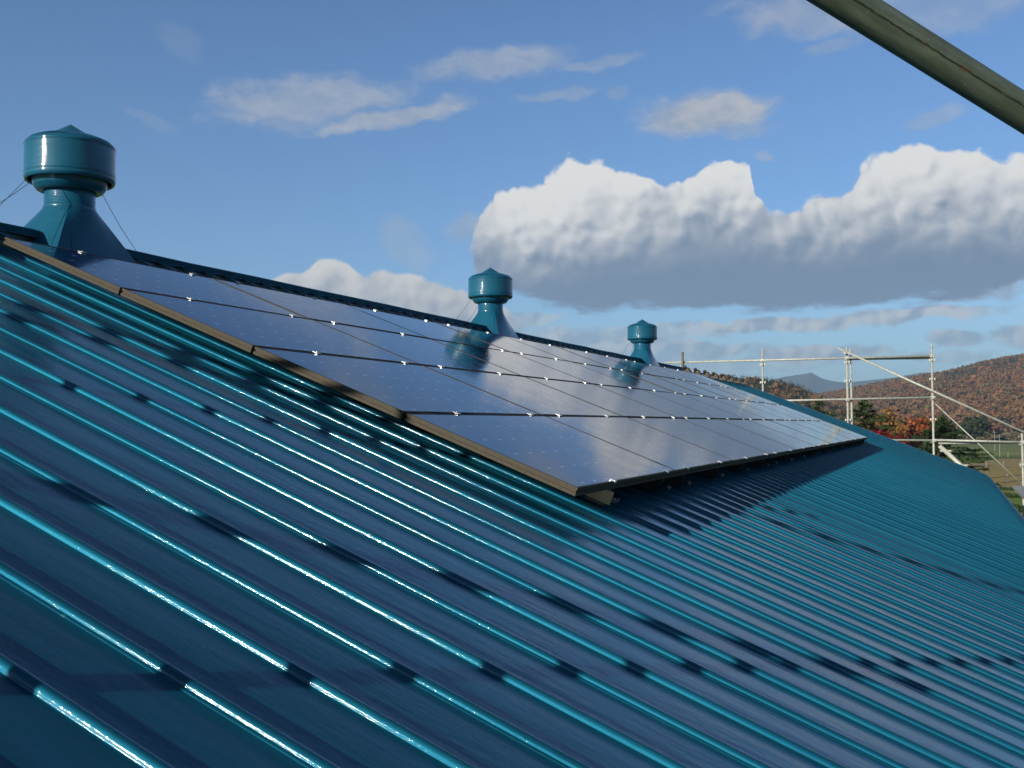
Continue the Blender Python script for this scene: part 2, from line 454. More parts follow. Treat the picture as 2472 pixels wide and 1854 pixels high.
for s in np.linspace(S_RIDGE, S_KNEE - .12, 10):
    p = rp(s, G_PAN); near.append((p.x, p.z, sa, ca))
# knee: short curve into the steep lower slope (53 degrees)
AL2 = R(53.)
p = rp(S_KNEE - .12, G_PAN)
x, z = p.x, p.z
steps = 5; arc = .30
for i in range(1, steps + 1):
    a = AL + (AL2 - AL) * i / steps
    x += math.cos(a) * arc / steps; z -= math.sin(a) * arc / steps
    near.append((x, z, math.sin(a), math.cos(a)))
upper = near
roof_sheet('roof_slope', upper, Y0, Y1, barn)
low = [near[-1]]
for i in range(1, 4):
    low.append((x + math.cos(AL2) * .95 * i, z - math.sin(AL2) * .95 * i, math.sin(AL2), math.cos(AL2)))
roof_sheet('lower_roof_slope', low, Y0, Y1, barn)
mir = lambda path: [(2 * XR - a, b, -c, d) for (a, b, c, d) in path][::-1]
roof_sheet('roof_slope', mir(upper), Y0, Y1, barn)
roof_sheet('lower_roof_slope', mir(low), Y0, Y1, barn)
EX, EZ = low[-1][0], low[-1][1]
ZG = CAM.z - 7.0
# walls under the eaves and the two gable ends
def plank_wall():
    m, N_, b = material('barn_wall_boards')
    o = objco(N_)
    x, y, z = N_.sep(o)
    f = N_.math('FRACT', N_.math('MULTIPLY', N_.math('ADD', x, y), 5.))
    col = N_.mix(N_.noise(N_.mapping(o, scale=(6, 6, .5)), 1., 4, .6), (.20, .17, .13, 1), (.32, .28, .22, 1))
    col = N_.mix(N_.mapr(f, .06, .02), col, (.05, .04, .03, 1))
    N_.nt.links.new(col, b.inputs['Base Color']); setp(b, Roughness=.8)
    return m
M_WALL = plank_wall()
bm = bmesh.new()
wx = EX - .35; wl = 2 * XR - wx
box(bm, ((wx + wl) / 2 + (wx - wl) / 2, (Y0 + Y1) / 2, (EZ + ZG) / 2), (.15, Y1 - Y0 - .5, EZ - ZG - .02))
mesh_obj('wall', bm, M_WALL, barn)
bm = bmesh.new()
box(bm, ((wx + wl) / 2 - (wx - wl) / 2, (Y0 + Y1) / 2, (EZ + ZG) / 2), (.15, Y1 - Y0 - .5, EZ - ZG - .02))
mesh_obj('wall', bm, M_WALL, barn)
for yy in (Y0 + .22, Y1 - .22):
    bm = bmesh.new()
    kx, kz = upper[-1][0] - .1, upper[-1][1] - .08
    rz = rp(S_RIDGE, G_PAN).z - .06
    pts = [(wl, ZG), (wx, ZG), (wx, EZ - .02), (kx, kz), (XR, rz), (2 * XR - kx, kz), (wl, EZ - .02)]
    a = [bm.verts.new((q[0], yy - .05, q[1])) for q in pts]; c2 = [bm.verts.new((q[0], yy + .05, q[1])) for q in pts]
    bm.faces.new(a); bm.faces.new(c2[::-1])
    for i in range(len(pts)): bm.faces.new((a[i], c2[i], c2[(i + 1) % 7], a[(i + 1) % 7]))
    bmesh.ops.recalc_face_normals(bm, faces=bm.faces)
    mesh_obj('gable_wall', bm, M_WALL, barn)
# verge trims at both ends
for yy in (Y0 - .012, Y1 + .012):
    bm = bmesh.new()
    for side in (1, -1):
        path = near if side == 1 else [(2 * XR - a, b, -c, d) for (a, b, c, d) in near]
        for q0, q1 in zip(path, path[1:]):
            t = RIBH + .002
            vs = []
            for (x_, z_, nx, nz) in (q0, q1):
                vs.append([bm.verts.new((x_ + nx * h, yy + dy, z_ + nz * h)) for dy, h in ((-.02, -.09), (.02, -.09), (.02, t), (-.02, t))])
            for i in range(4): bm.faces.new((vs[0][i], vs[0][(i + 1) % 4], vs[1][(i + 1) % 4], vs[1][i]))
    bmesh.ops.recalc_face_normals(bm, faces=bm.faces)
    mesh_obj('verge_trim', bm, M_TEAL, barn)

# ridge cap pieces between the ventilators
CAP_END = 16.4
VY = [.905, 7.12, 13.575]
ZRG = rp(S_RIDGE, 0).z + .003      # cap crest height
def ridge_cap(ya, yb):
    bm = bmesh.new()
    w = .062
    pr = [(-w, -.075), (-w, -.022), (-w + .007, -.016), (-.012, -.001), (0, 0), (.012, -.001), (w - .006, -.012), (w, -.017), (w - .018, -.048), (w - .016, -.052), (w - .024, -.056), (w - .030, -.050)]
    ys = [ya] + list(np.linspace(ya + .05, yb - .05, max(2, int((yb - ya) / .6)))) + [yb]
    rings = []
    for i, y in enumerate(ys):
        j = random.uniform(-.004, .004) if 0 < i < len(ys) - 1 else 0
        rings.append([bm.verts.new((XR + a, y, ZRG + b + j)) for a, b in pr])
    for A, C_ in zip(rings, rings[1:]):
        for i in range(len(pr) - 1): bm.faces.new((A[i], C_[i], C_[i + 1], A[i + 1]))
    bm.faces.new(rings[0]); bm.faces.new(rings[-1][::-1])
    bmesh.ops.recalc_face_normals(bm, faces=bm.faces)
    mesh_obj('ridge_cap', bm, M_TEAL, barn)
def closure_comb(ya, yb):
    bm = bmesh.new()
    z0 = ZRG - .046; y = ya + .05
    while y < yb - .2:
        a = Vector((XR + .046, y, z0)); b = Vector((XR + .070, y + RIB * .86, z0 - .058))
        tube(bm, a, b, .0075, 8, .011)
        tube(bm, Vector((XR + .05, y + RIB * .3, z0 - .002)), Vector((XR + .078, y + RIB * .95, z0 - .05)), .004, 6)
        y += RIB
    o = mesh_obj('ridge_closure', bm, M_TEAL, barn)
    for p_ in o.data.polygons: p_.use_smooth = len(p_.vertices) == 4
closure_comb(Y0, VY[0] - .3); closure_comb(VY[0] + .42, VY[1] - .3); closure_comb(VY[1] + .42, VY[2] - .3); closure_comb(VY[2] + .42, CAP_END)
ridge_cap(Y0 - .02, VY[0] - .27)
ridge_cap(VY[0] + .30, VY[1] - .27)
ridge_cap(VY[1] + .30, VY[2] - .27)
ridge_cap(VY[2] + .30, CAP_END)
# uncapped stretch of the ridge: yellow zinc saddle straps standing over it
NS = 8
bmf = bmesh.new()
box(bmf, (XR, (Y0 + Y1) / 2, rp(S_RIDGE, G_PAN).z - .022), (.05, Y1 - Y0 - .06, .075))
box(bmf, (XR, (Y0 + CAP_END) / 2, rp(S_RIDGE, G_PAN).z + .055), (.045, CAP_END - Y0 - .1, .06))
mesh_obj('ridge_board', bmf, M_BRACKET, barn)
for i in range(NS):
    y = CAP_END + .45 + (Y1 - CAP_END - .6) * i / (NS - 1)
    bm = bmesh.new()
    zb = rp(S_RIDGE, G_RIB).z
    bmesh.ops.create_uvsphere(bm, u_segments=16, v_segments=10, radius=.062, matrix=Matrix.Translation((XR + .02, y, zb + .075)) @ Matrix.Diagonal((1, 1.25, .8, 1)))
    bs = mesh_obj('ridge_strap', bm, M_BRASS, barn, True)
    bm = bmesh.new()
    box(bm, (XR, y - .04, zb + .03), (.20, .12, .07)); box(bm, (XR - .01, y - .07, zb + .11), (.06, .05, .09), Matrix.Rotation(.5, 4, 'X'))
    bmesh.ops.bevel(bm, geom=list(bm.edges), offset=.008, segments=1, affect='EDGES')
    mesh_obj('strap_seat', bm, M_BRACKET, bs)

# ------------------------------------------------------------------ ventilators on the ridge
def make_vent(y, label):
    t = empty('roof_ventilator', Matrix.Translation((XR, y, ZRG - .003)), label, 'roof ventilator', 'teal ventilators along the roof ridge')
    zr = .172
    # skirt: square pyramid over the ridge flowing into a round neck
    bm = bmesh.new()
    seg = 48; rows = 12; base = .335; rings = []
    zb = -.26
    for k in range(rows + 1):
        f = k / rows
        ring = []
        for i in range(seg):
            a = 2 * math.pi * i / seg
            c_, s_ = math.cos(a), math.sin(a)
            m_ = max(abs(c_), abs(s_))
            sq = Vector((c_ / m_ * .86, s_ / m_ * 1.22)); ci = Vector((c_, s_)) * .145
            f2 = f
            v = sq * base * (1 - f2) + ci * f2
            mixr = min(1, f * 1.05)
            ring.append(bm.verts.new((v.x, v.y, zb + (zr - zb) * f)))
        rings.append(ring)
    for A, C_ in zip(rings, rings[1:]):
        for i in range(seg): bm.faces.new((A[i], A[(i + 1) % seg], C_[(i + 1) % seg], C_[i]))
    mesh_obj('base_skirt', bm, M_TEAL, t)
    bm = bmesh.new()
    lathe(bm, [(.149, zr - .012), (.149, zr + .004), (.146, zr + .010), (.144, zr + .012), (.144, .315)], 64)
    mesh_obj('neck', bm, M_TEAL, t, True)
    bm = bmesh.new()   # inner bowl below the drum
    lathe(bm, [(.144, .300), (.150, .276), (.168, .270), (.186, .276), (.196, .292), (.200, .296), (.208, .312), (.214, .345)], 72)
    mesh_obj('intake_ring', bm, M_TEAL, t, True)
    bm = bmesh.new()   # drum
    lathe(bm, [(.236, .334), (.246, .328), (.252, .334), (.2535, .341), (.2575, .346), (.2575, .352), (.2545, .357), (.2545, .366), (.257, .370), (.257, .376), (.2546, .3805), (.2543, .386), (.2541, .45), (.2540, .530), (.2543, .5350), (.257, .539), (.257, .545), (.2535, .549), (.250, .556)], 96)
    bmesh.ops.reverse_faces(bm, faces=[])
    mesh_obj('drum', bm, M_TEAL, t, True)
    bm = bmesh.new()   # ribbed dome and pointed cap
    lathe(bm, [(.250, .556), (.238, .566), (.234, .569), (.205, .583), (.196, .590), (.178, .598), (.150, .606), (.118, .612), (.112, .617), (.0, .684)], 96)
    d = mesh_obj('cone_cap', bm, M_TEAL, t, False)
    bm = bmesh.new()
    for i in range(96):    # fine pleats of the dome edge
        a = 2 * math.pi * i / 96
        tube(bm, (.205 * math.cos(a), .205 * math.sin(a), .5845), (.233 * math.cos(a), .233 * math.sin(a), .5705), .0024, 5)
    mesh_obj('pleat_ring', bm, M_TEAL, d)
    bm = bmesh.new()
    for i in range(80):
        a = 2 * math.pi * i / 80
        tube(bm, (.170 * math.cos(a), .170 * math.sin(a), .2715), (.197 * math.cos(a), .197 * math.sin(a), .294), .0026, 5)
    mesh_obj('pleat_ring', bm, M_TEAL, t)
    # guy wires
    for (ax, ay, az_), st in (((.02, .56, -.02), .235), ((-.45, .40, -.26), .235), ((.04, -.72, -.02), .235), ((-.42, -.62, -.26), .235)):
        bm = bmesh.new()
        p0 = Vector((ax, ay, 0)).normalized() * st; p0.z = .330
        p1 = Vector((ax, ay, az_)); last = p0
        for k in range(1, 9):
            f = k / 8; q = p0.lerp(p1, f); q.z -= .018 * math.sin(math.pi * f)
            tube(bm, last, q, .0017, 5, caps=False); last = q
        mesh_obj('guy_wire', bm, M_WIRE, t)
    bm = bmesh.new()
    last = Vector((.10, -.115, .168))
    for k in range(1, 7):
        q = Vector((.10 + .16 * k / 6, -.115 - .10 * k / 6, .168 - .33 * k / 6)); q.y += .012 * math.sin(k * 1.1)
        tube(bm, last, q, .0015, 5, caps=False); last = q
    mesh_obj('guy_wire', bm, M_WIRE, t)
    return t
make_vent(VY[0], 'largest looking teal drum ventilator at the left end of the ridge with thin guy wires')
make_vent(VY[1], 'middle teal drum ventilator on the ridge mirrored in the solar panels below')
make_vent(VY[2], 'smallest looking teal drum ventilator farthest along the ridge near the scaffolding')

# ------------------------------------------------------------------ solar panels
FH = .035
def sweep_rect(prof, w, h):
    """sweep (inset, z) profile round a rectangle x 0..h, y 0..w"""
    bm = bmesh.new(); rings = []
    for (d, z) in prof: rings.append([bm.verts.new(q) for q in ((d, d, z), (h - d, d, z), (h - d, w - d, z), (d, w - d, z))])
    for A, C_ in zip(rings, rings[1:]):
        for i in range(4): bm.faces.new((A[i], A[(i + 1) % 4], C_[(i + 1) % 4], C_[i]))
    bmesh.ops.recalc_face_normals(bm, faces=bm.faces)
    return bm
gs, gy = .0075, .0009     # half gaps
pw, ph = PW_ - 2 * gy, PH_ - 2 * gs
def make_panel():
    t = empty('solar_panel')
    bm = sweep_rect([(.009, -.004), (.009, 0.), (.0008, 0.), (0., -.0008), (0., -.0115), (.0045, -.0120), (.0045, -.0205), (0., -.0210), (0., -FH), (.028, -FH), (.028, -FH + .003), (.012, -FH + .003), (.012, -.008)], pw, ph)
    f = mesh_obj('frame', bm, M_FRAME, t)
    bm = bmesh.new()
    v = [bm.verts.new(q) for q in ((.0085, .0085, -.0016), (ph - .0085, .0085, -.0016), (ph - .0085, pw - .0085, -.0016), (.0085, pw - .0085, -.0016))]
    bm.faces.new(v)
    v = [bm.verts.new(q) for q in ((.0085, .0085, -.0066), (ph - .0085, .0085, -.0066), (ph - .0085, pw - .0085, -.0066), (.0085, pw - .0085, -.0066))]
    bm.faces.new(v[::-1])
    g = mesh_obj('cell_glass', bm, M_GLASS, t)
    return t
def clamp_mesh(kind):
    bm = bmesh.new()
    if kind == 'mid': box(bm, (0, 0, .002), (.030, .036, .004)); box(bm, (0, 0, -.012), (.008, .030, .026)); tube(bm, (0, 0, .004), (0, 0, .008), .006, 8)
    elif kind == 'top': box(bm, (-.004, 0, .002), (.026, .036, .004)); box(bm, (-.0155, 0, -.018), (.004, .036, .036)); tube(bm, (-.006, 0, .004), (-.006, 0, .008), .006, 8)
    else:
        box(bm, (.002, 0, .002), (.026, .026, .004)); box(bm, (.0135, 0, -.004), (.004, .026, .008))
    bmesh.ops.bevel(bm, geom=list(bm.edges), offset=.0008, segments=1, affect='EDGES')
    me = bpy.data.meshes.new('clamp'); bm.to_mesh(me); bm.free(); me.materials.append(M_CLAMP); return me
CL = {k: clamp_mesh(k) for k in ('mid', 'top', 'end')}
def bracket_mesh(last):
    bm = bmesh.new()
    h = abs(G_RIB) - FH
    # channel foot that straddles the rib and carries the frame
    L = .09
    box(bm, (-.02, -.021, -FH - h / 2 + .002), (L, .004, h)); box(bm, (-.02, .021, -FH - h / 2 + .002), (L, .004, h)); box(bm, (-.02, 0, -FH - .0022), (L, .046, .004))
    if last:
        box(bm, (.020, 0, -.034), (.004, .030, .050))
        tube(bm, (.058, -.030, -FH - h * .5), (.058, .030, -FH - h * .5), .011, 10)
        tube(bm, (.061, 0, -FH - h * .45), (.068, 0, -FH - h * .45), .013, 6)
    me = bpy.data.meshes.new('mounting_bracket'); bm.to_mesh(me); bm.free(); me.materials.append(M_BRACKET); return me
BR = {False: bracket_mesh(False), True: bracket_mesh(True)}
proto = make_panel()
NC = 10
rownames = ['top', 'second', 'third', 'bottom']
ordn = ['nearest', 'second nearest', 'third nearest', 'fourth nearest', 'fifth nearest', 'fifth farthest', 'fourth farthest', 'third farthest', 'second farthest', 'farthest']
clamps_y = []
for k in range(5):
    clamps_y += [(2 * k, (q * RIB) - 14 * RIB * 0 ) for q in (2.17, 6.17)] + [(2 * k + 1, (q - 7) * RIB) for q in (8.17, 12.17)]
per = {0: (2.17, 6.17), 1: (1.17, 5.17)}
def copy_thing(o):
    c = o.copy(); COL.objects.link(c)
    for ch in o.children:
        d = ch.copy(); COL.objects.link(d); d.parent = c
    return c
random.seed(11)
for j in range(4):
    for i in range(NC):
        o = proto if (i == 0 and j == 0) else copy_thing(proto)
        o.matrix_world = ROOF @ Matrix.Translation((j * PH_ + gs, i * PW_ + gy, 0)) @ Matrix.Rotation(random.gauss(0, .0011), 4, 'X') @ Matrix.Rotation(random.gauss(0, .0008), 4, 'Y')
        o['label'] = f'dark blue solar panel, {ordn[i]} to the camera in the {rownames[j]} row'
        o['category'] = 'solar panel'; o['group'] = 'solar panels mounted in four rows on the teal roof'
for j in range(4):
    for i in range(NC):
        pass
panels = [o for o in COL.objects if o.type == 'EMPTY' and o.name.startswith('solar_panel')]
for idx, o in enumerate(panels):
    j, i = divmod(idx, NC)
    for q in per[i % 2]:
        y = q * RIB - gy + random.uniform(-.006, .006)
        spots = [('top' if j == 0 else 'mid', -gs if j else .012)]
        if j == 3: spots.append(('end', ph - .012))
        for kd, x_ in spots:
            c_ = bpy.data.objects.new('clamp', CL[kd]); c_.parent = o; c_.location = (x_, y, 0); COL.objects.link(c_)
            c_.rotation_euler = (random.gauss(0, .012), random.gauss(0, .012), random.gauss(0, .03))
        b_ = bpy.data.objects.new('mounting_bracket', BR[j == 3]); b_.parent = o; b_.location = (ph - .03, y, 0); COL.objects.link(b_)
        if j == 3 and i == 0 and q == per[0][0]:
            bm = bmesh.new(); box(bm, (ph - .055, y - .0285, -FH - .036), (.15, .006, .058)); mesh_obj('rail_end', bm, M_TAN, o)

# ------------------------------------------------------------------ scaffolding
def coupler(bm, p, r=.034):
    box(bm, p, (.085, .05, .07)); tube(bm, Vector(p) + Vector((-.075, 0, .012)), Vector(p) + Vector((.075, 0, .012)), .016, 8)
    tube(bm, Vector(p) + Vector((0, -.06, -.02)), Vector(p) + Vector((0, .06, -.02)), .012, 8)
def part_tube(name, a, b, parent, r=.027, mat=None, seg=16):
    bm = bmesh.new(); tube(bm, a, b, r, seg); o = mesh_obj(name, bm, mat or M_GALV, parent)
    for p_ in o.data.polygons: p_.use_smooth = len(p_.vertices) == 4
    return o
def scaff_post(x, y, z0, z1, parent, flanges, top=True):
    o = part_tube('post', (x, y, z0), (x, y, z1), parent)
    bm = bmesh.new()
    if top: tube(bm, (x, y, z1), (x, y, z1 + .07), .019, 12)
    for z_ in flanges:
        tube(bm, (x, y, z_ - .03), (x, y, z_ + .03), .030, 12)
        for d in ((.055, 0), (-.055, 0), (0, .055), (0, -.055)):
            box(bm, (x + d[0], y + d[1], z_), (.034, .034, .055))
    mesh_obj('pocket_fitting', bm, M_GALV, o)
    return o
YF = 24.0
far = empty('scaffold', Matrix.Translation((2., YF, ZG)), 'galvanised tube scaffold standing beyond the far gable end of the teal roof', 'scaffold')
inv = Matrix.Translation((-2., -YF, -ZG))
class Shift: pass
def fix(o, parent):
    """re-base world-built parts under a parent whose origin is at its foot"""
    for ch in o.children: pass
def rebase(root):
    mw = root.matrix_world.copy().inverted() if root.matrix_world != Matrix() else Matrix()
    t = root.location
    for ch in root.children: ch.location = (-t.x, -t.y, -t.z)
fl = [.62, .15, -.33, -.85, -1.40, -1.95, -2.5]
scaff_post(-.14, YF, ZG, .98, far, fl)
scaff_post(1.98, YF, ZG, .93, far, fl)
part_tube('post', (2.07, YF + .06, ZG), (2.07, YF + .06, .97), far)
scaff_post(3.99, YF, ZG, .97, far, fl)
scaff_post(5.96, YF, ZG, -1.16, far, [-1.45, -1.95, -2.5, -3.2], False)
scaff_post(-2.26, YF, ZG, .70, far, [.62, -.33])
part_tube('top_rail', (-2.75, YF - .05, .735), (4.03, YF - .05, .715), far)
part_tube('top_rail', (2.0, YF + .05, .70), (3.99, YF + .05, .67), far)
part_tube('middle_rail', (-2.3, YF - .05, -.36), (3.99, YF - .05, -.31), far)
part_tube('lower_rail', (-.1, YF - .05, -1.33), (3.97, YF - .05, -1.37), far)
part_tube('lower_rail', (4.0, YF - .05, -1.36), (5.96, YF - .05, -1.41), far)
part_tube('lower_rail', (4.1, YF + .05, -1.44), (5.96, YF + .12, -1.42), far)
part_tube('sloping_rail', (1.76, YF - .11, .985), (6.35, YF - .11, -1.35), far)
part_tube('thin_brace', (4.05, YF + .02, -.47), (5.98, YF + .02, -2.46), far, r=.013)
o = part_tube('stair_strut', (4.12, YF - .10, -1.50), (5.3, YF - .10, -2.66), far, r=.052)
bm = bmesh.new()
for f in (.12, .42, .74):
    q = Vector((4.12, YF - .10, -1.50)).lerp(Vector((5.3, YF - .10, -2.66)), f)
    tube(bm, q + Vector((-.13, 0, .01)), q + Vector((.13, 0, .01)), .028, 8)
mesh_obj('strut_fitting', bm, M_GALV, o)
bm = bmesh.new()
for q in ((1.98, YF - .05, .72), (-.14, YF - .05, .727), (3.99, YF - .05, .715), (1.98, YF - .05, -.33), (3.99, YF - .05, -.31), (4.0, YF - .05, -1.37), (5.96, YF - .05, -1.41), (1.96, YF - .09, .86), (-2.26, YF - .05, .73)):
    coupler(bm, q)
mesh_obj('tube_coupler', bm, M_GALV, far)
# short rusty prop that stands at the ridge beside the scaffold
part_tube('short_prop', (-2.26, YF - .12, .3), (-2.24, YF - .12, 1.0), far, r=.034, mat=metal('rusty_mossy_steel', (.16, .15, .10), .7, .2, 40., .4))
# walkway down the eaves side
bm = bmesh.new()
box(bm, (5.98, 19.0, -2.43), (.62, 8.2, .05))
mesh_obj('deck_plank', bm, M_DECK, far)
for y_ in (22.9, 21.1, 19.3):
    pass
rebase(far)

YN = -3.40
nearS = empty('scaffold', Matrix.Translation((1.7, YN - .4, ZG)), 'tube scaffold at the near gable end where the camera stands', 'scaffold')
for x_ in (-1.0, .83, 2.69, 4.60):
    for y_ in (YN,):
        ztop = .96 if x_ < 2 else .30
        if x_ > 4: ztop = -1.6
        part_tube('post', (x_, y_, ZG), (x_, y_, ztop), nearS)
part_tube('top_rail', (-1.1, YN - .05, .65), (2.7, YN - .05, .65), nearS)
part_tube('middle_rail', (-1.1, YN - .05, -.52), (2.85, YN - .05, -.52), nearS)
part_tube('brace', (-.6, YN + .05, .42), (.9, YN + .05, .52), nearS)
bm = bmesh.new(); box(bm, (2.6, YN - .45, -2.50), (5.2, .5, .05)); mesh_obj('deck_plank', bm, M_DECK, nearS)
rebase(nearS)

# big tube close to the camera
pa, pb = Vector((4.196, -2.355, -.392)), Vector((4.421, -2.147, -.513))
pd = (pb - pa).normalized()
A0, B0 = pa - pd * .75, pb + pd * .95
q = (B0 - A0).to_track_quat('Z', 'Y')
tm = Matrix.Translation((A0 + B0) / 2) @ q.to_matrix().to_4x4()
# where the weld seam sits: towards the camera, a little above the tube's middle
loc_cam = tm.inverted() @ CAM
up_l = tm.inverted().to_3x3() @ Vector((0, 0, 1))
va = Vector((loc_cam.x, loc_cam.y)).normalized(); vu = Vector((up_l.x, up_l.y)).normalized()
vs = (va + vu * .30).normalized()
SEAM = math.atan2(vs.y, vs.x)
M_PIPE = make_pipe_mat()
bm = bmesh.new(); L = (B0 - A0).length
tube(bm, (0, 0, -L / 2), (0, 0, L / 2), .0243, 48, caps=False)
tube(bm, (0, 0, -L / 2), (0, 0, L / 2), .0218, 48, caps=False)
o = mesh_obj('scaffold_tube', bm, M_PIPE)
for p_ in o.data.polygons: p_.use_smooth = True
o.matrix_world = tm
tag(o, 'weathered green grey steel tube with a rusty weld seam crossing the upper right corner', 'scaffold tube')

# ------------------------------------------------------------------ land
def ground_mat():
    m, N_, b = material('pasture')
    g = N_.nt.nodes.new('ShaderNodeNewGeometry').outputs['Position']
    x, y, z = N_.sep(g)
    n = N_.noise(N_.mapping(g, scale=(.012, .03, .03)), 1., 5, .6)
    yy = N_.math('ADD', y, N_.math('MULTIPLY_ADD', n, 60., -30.))
    v = N_.math('DIVIDE', yy, 800., clamp=True)
    G1 = (.16, .25, .035); G2 = (.22, .27, .07); T1 = (.42, .30, .10); T2 = (.38, .29, .12); D = (.09, .11, .05)
    col = N_.ramp(v, [(0., G1), (.145, G1), (.165, T1), (.275, T2), (.292, D), (.312, G2), (.46, (.19, .22, .09)), (.56, (.22, .21, .11)), (.75, (.26, .22, .12))])
    fine = N_.noise(g, 1.3, 6, .7)
    col = N_.mix(N_.mapr(fine, .3, .7, 0., .55), col, (.08, .10, .04, 1))
    col = N_.mix(N_.mapr(N_.noise(N_.mapping(g, scale=(.05, .12, .1)), 1., 4, .6), .52, .68, 0., .5), col, (.32, .23, .10, 1))
    N_.nt.links.new(col, b.inputs['Base Color']); setp(b, Roughness=.95, Specular_IOR_Level=.2)
    N_.nt.links.new(bump(N_, b, fine, .8, .3), b.inputs['Normal'])
    return m
bm = bmesh.new()
S_ = 9000.
bmesh.ops.create_grid(bm, x_segments=8, y_segments=8, size=S_, matrix=Matrix.Translation((0, 0, ZG)))
g = mesh_obj('ground', bm, ground_mat()); tag(g, kind='structure')

def interp(pts, a):
    xs = [p[0] for p in pts]; ys = [p[1] for p in pts]
    return np.interp(a, xs, ys)
def fbm(x, y, s, o=4):
    v = 0; a = 1; t = 0
    for k in range(o):
        v += a * mnoise.noise(Vector((x * s, y * s, 7.3 * k))); t += a; a *= .5; s *= 2
    return v / t
def tint_mat(name, rough=.9):
    m, N_, b = material(name)
    a = N_.nt.nodes.new('ShaderNodeAttribute'); a.attribute_name = 'tint'
    gp = N_.nt.nodes.new('ShaderNodeNewGeometry').outputs['Position']
    f = N_.mapr(N_.noise(gp, .6, 3, .6), .3, .7, .75, 1.25)
    N_.nt.links.new(N_.vmath('SCALE', a.outputs['Color'], f), b.inputs['Base Color'])
    setp(b, Roughness=rough, Specular_IOR_Level=.15)
    return m
M_LEAF = tint_mat('foliage')
RIGHT = [(-40, 1.0), (-20, 1.1), (-9, 1.2), (-6.0, 1.50), (-4.5, 1.78), (-2.0, 2.25), (-.4, 2.45), (.8, 2.7), (1.9, 3.0), (3.6, 3.22), (8, 3.9), (14, 4.6), (22, 4.0), (35, 3.0), (50, 2.2)]
LEFT = [(-60, 3.2), (-30, 3.0), (-20, 2.8), (-12.2, 2.5), (-11.1, 2.34), (-10.3, 2.30), (-9.4, 2.22), (-8.5, 2.12), (-7.7, 1.9), (-7.1, 1.70), (-6.7, 1.5), (-6.2, 1.1), (-5.3, .6), (-4.2, .1), (-3, 0.)]
def hill(name, el_pts, a0, a1, r0, rc, r1, na, nr, tree_h, mat, rough=0.):
    V = []; 
    azs = np.linspace(a0, a1, na); rs = np.linspace(r0, r1, nr)
    for a in azs:
        zc = (CAM.z + rc * math.tan(R(float(interp(el_pts, a))))) - tree_h
        for r in rs:
            x = CAM.x + r * math.sin(R(a)); y = CAM.y + r * math.cos(R(a))
            t = min(1., (r - r0) / (rc - r0))
            f = t * t * (3 - 2 * t) if t < 1 else 1.
            f = .35 * t + .65 * f
            if r > rc: f = 1 - .5 * ((r - rc) / (r1 - rc)) ** 1.3
            h = (zc - ZG) * f
            h *= 1 + rough * fbm(x, y, 1 / 260.) * (1 - abs(2 * t - 1)) * 1.2
            V.append((x, y, ZG - .5 + max(0, h)))
    F = [(i * nr + j, i * nr + j + 1, (i + 1) * nr + j + 1, (i + 1) * nr + j) for i in range(na - 1) for j in range(nr - 1)]
    o = np_mesh(name, V, F, mat, smooth=True); tag(o, kind='structure')
    return np.array(V).reshape(na, nr, 3), azs, rs
def slope_mat(name, c1, c2, sc):
    m, N_, b = material(name)
    gp = N_.nt.nodes.new('ShaderNodeNewGeometry').outputs['Position']
    col = N_.mix(N_.mapr(N_.noise(gp, sc, 6, .65), .35, .65), c1, c2)
    N_.nt.links.new(col, b.inputs['Base Color']); setp(b, Roughness=.95, Specular_IOR_Level=.1)
    return m
M_SLOPE = slope_mat('leaf_litter_slope', (.07, .045, .022, 1), (.13, .07, .03, 1), .05)
HR, ar, rr = hill('hills', RIGHT, -32, 45, 620, 1450, 2000, 120, 50, 8., M_SLOPE, .35)
HL, al, rl = hill('hills', LEFT, -60, -2.5, 430, 700, 950, 100, 30, 7., M_SLOPE, .2)
FARM = [(-60, 1.2), (-30, 1.8), (-14, 2.2), (-9.6, 2.55), (-8.92, 2.2), (-8.36, 2.42), (-7.97, 2.54), (-7.5, 2.58), (-7.25, 2.68), (-7.02, 2.64), (-6.68, 2.76), (-6.45, 2.64), (-6.07, 2.42), (-5.59, 2.28), (-4.89, 2.18), (-4.19, 2.25), (-2.46, 2.42), (-1.06, 2.62), (.31, 2.6), (4, 2.4), (10, 2.8), (20, 2.3), (45, 1.5)]
M_MTN = slope_mat('distant_mountain_forest', (.05, .06, .035, 1), (.10, .075, .045, 1), .004)
hill('mountains', FARM, -60, 45, 4200, 6200, 7600, 420, 26, 0., M_MTN, .25)

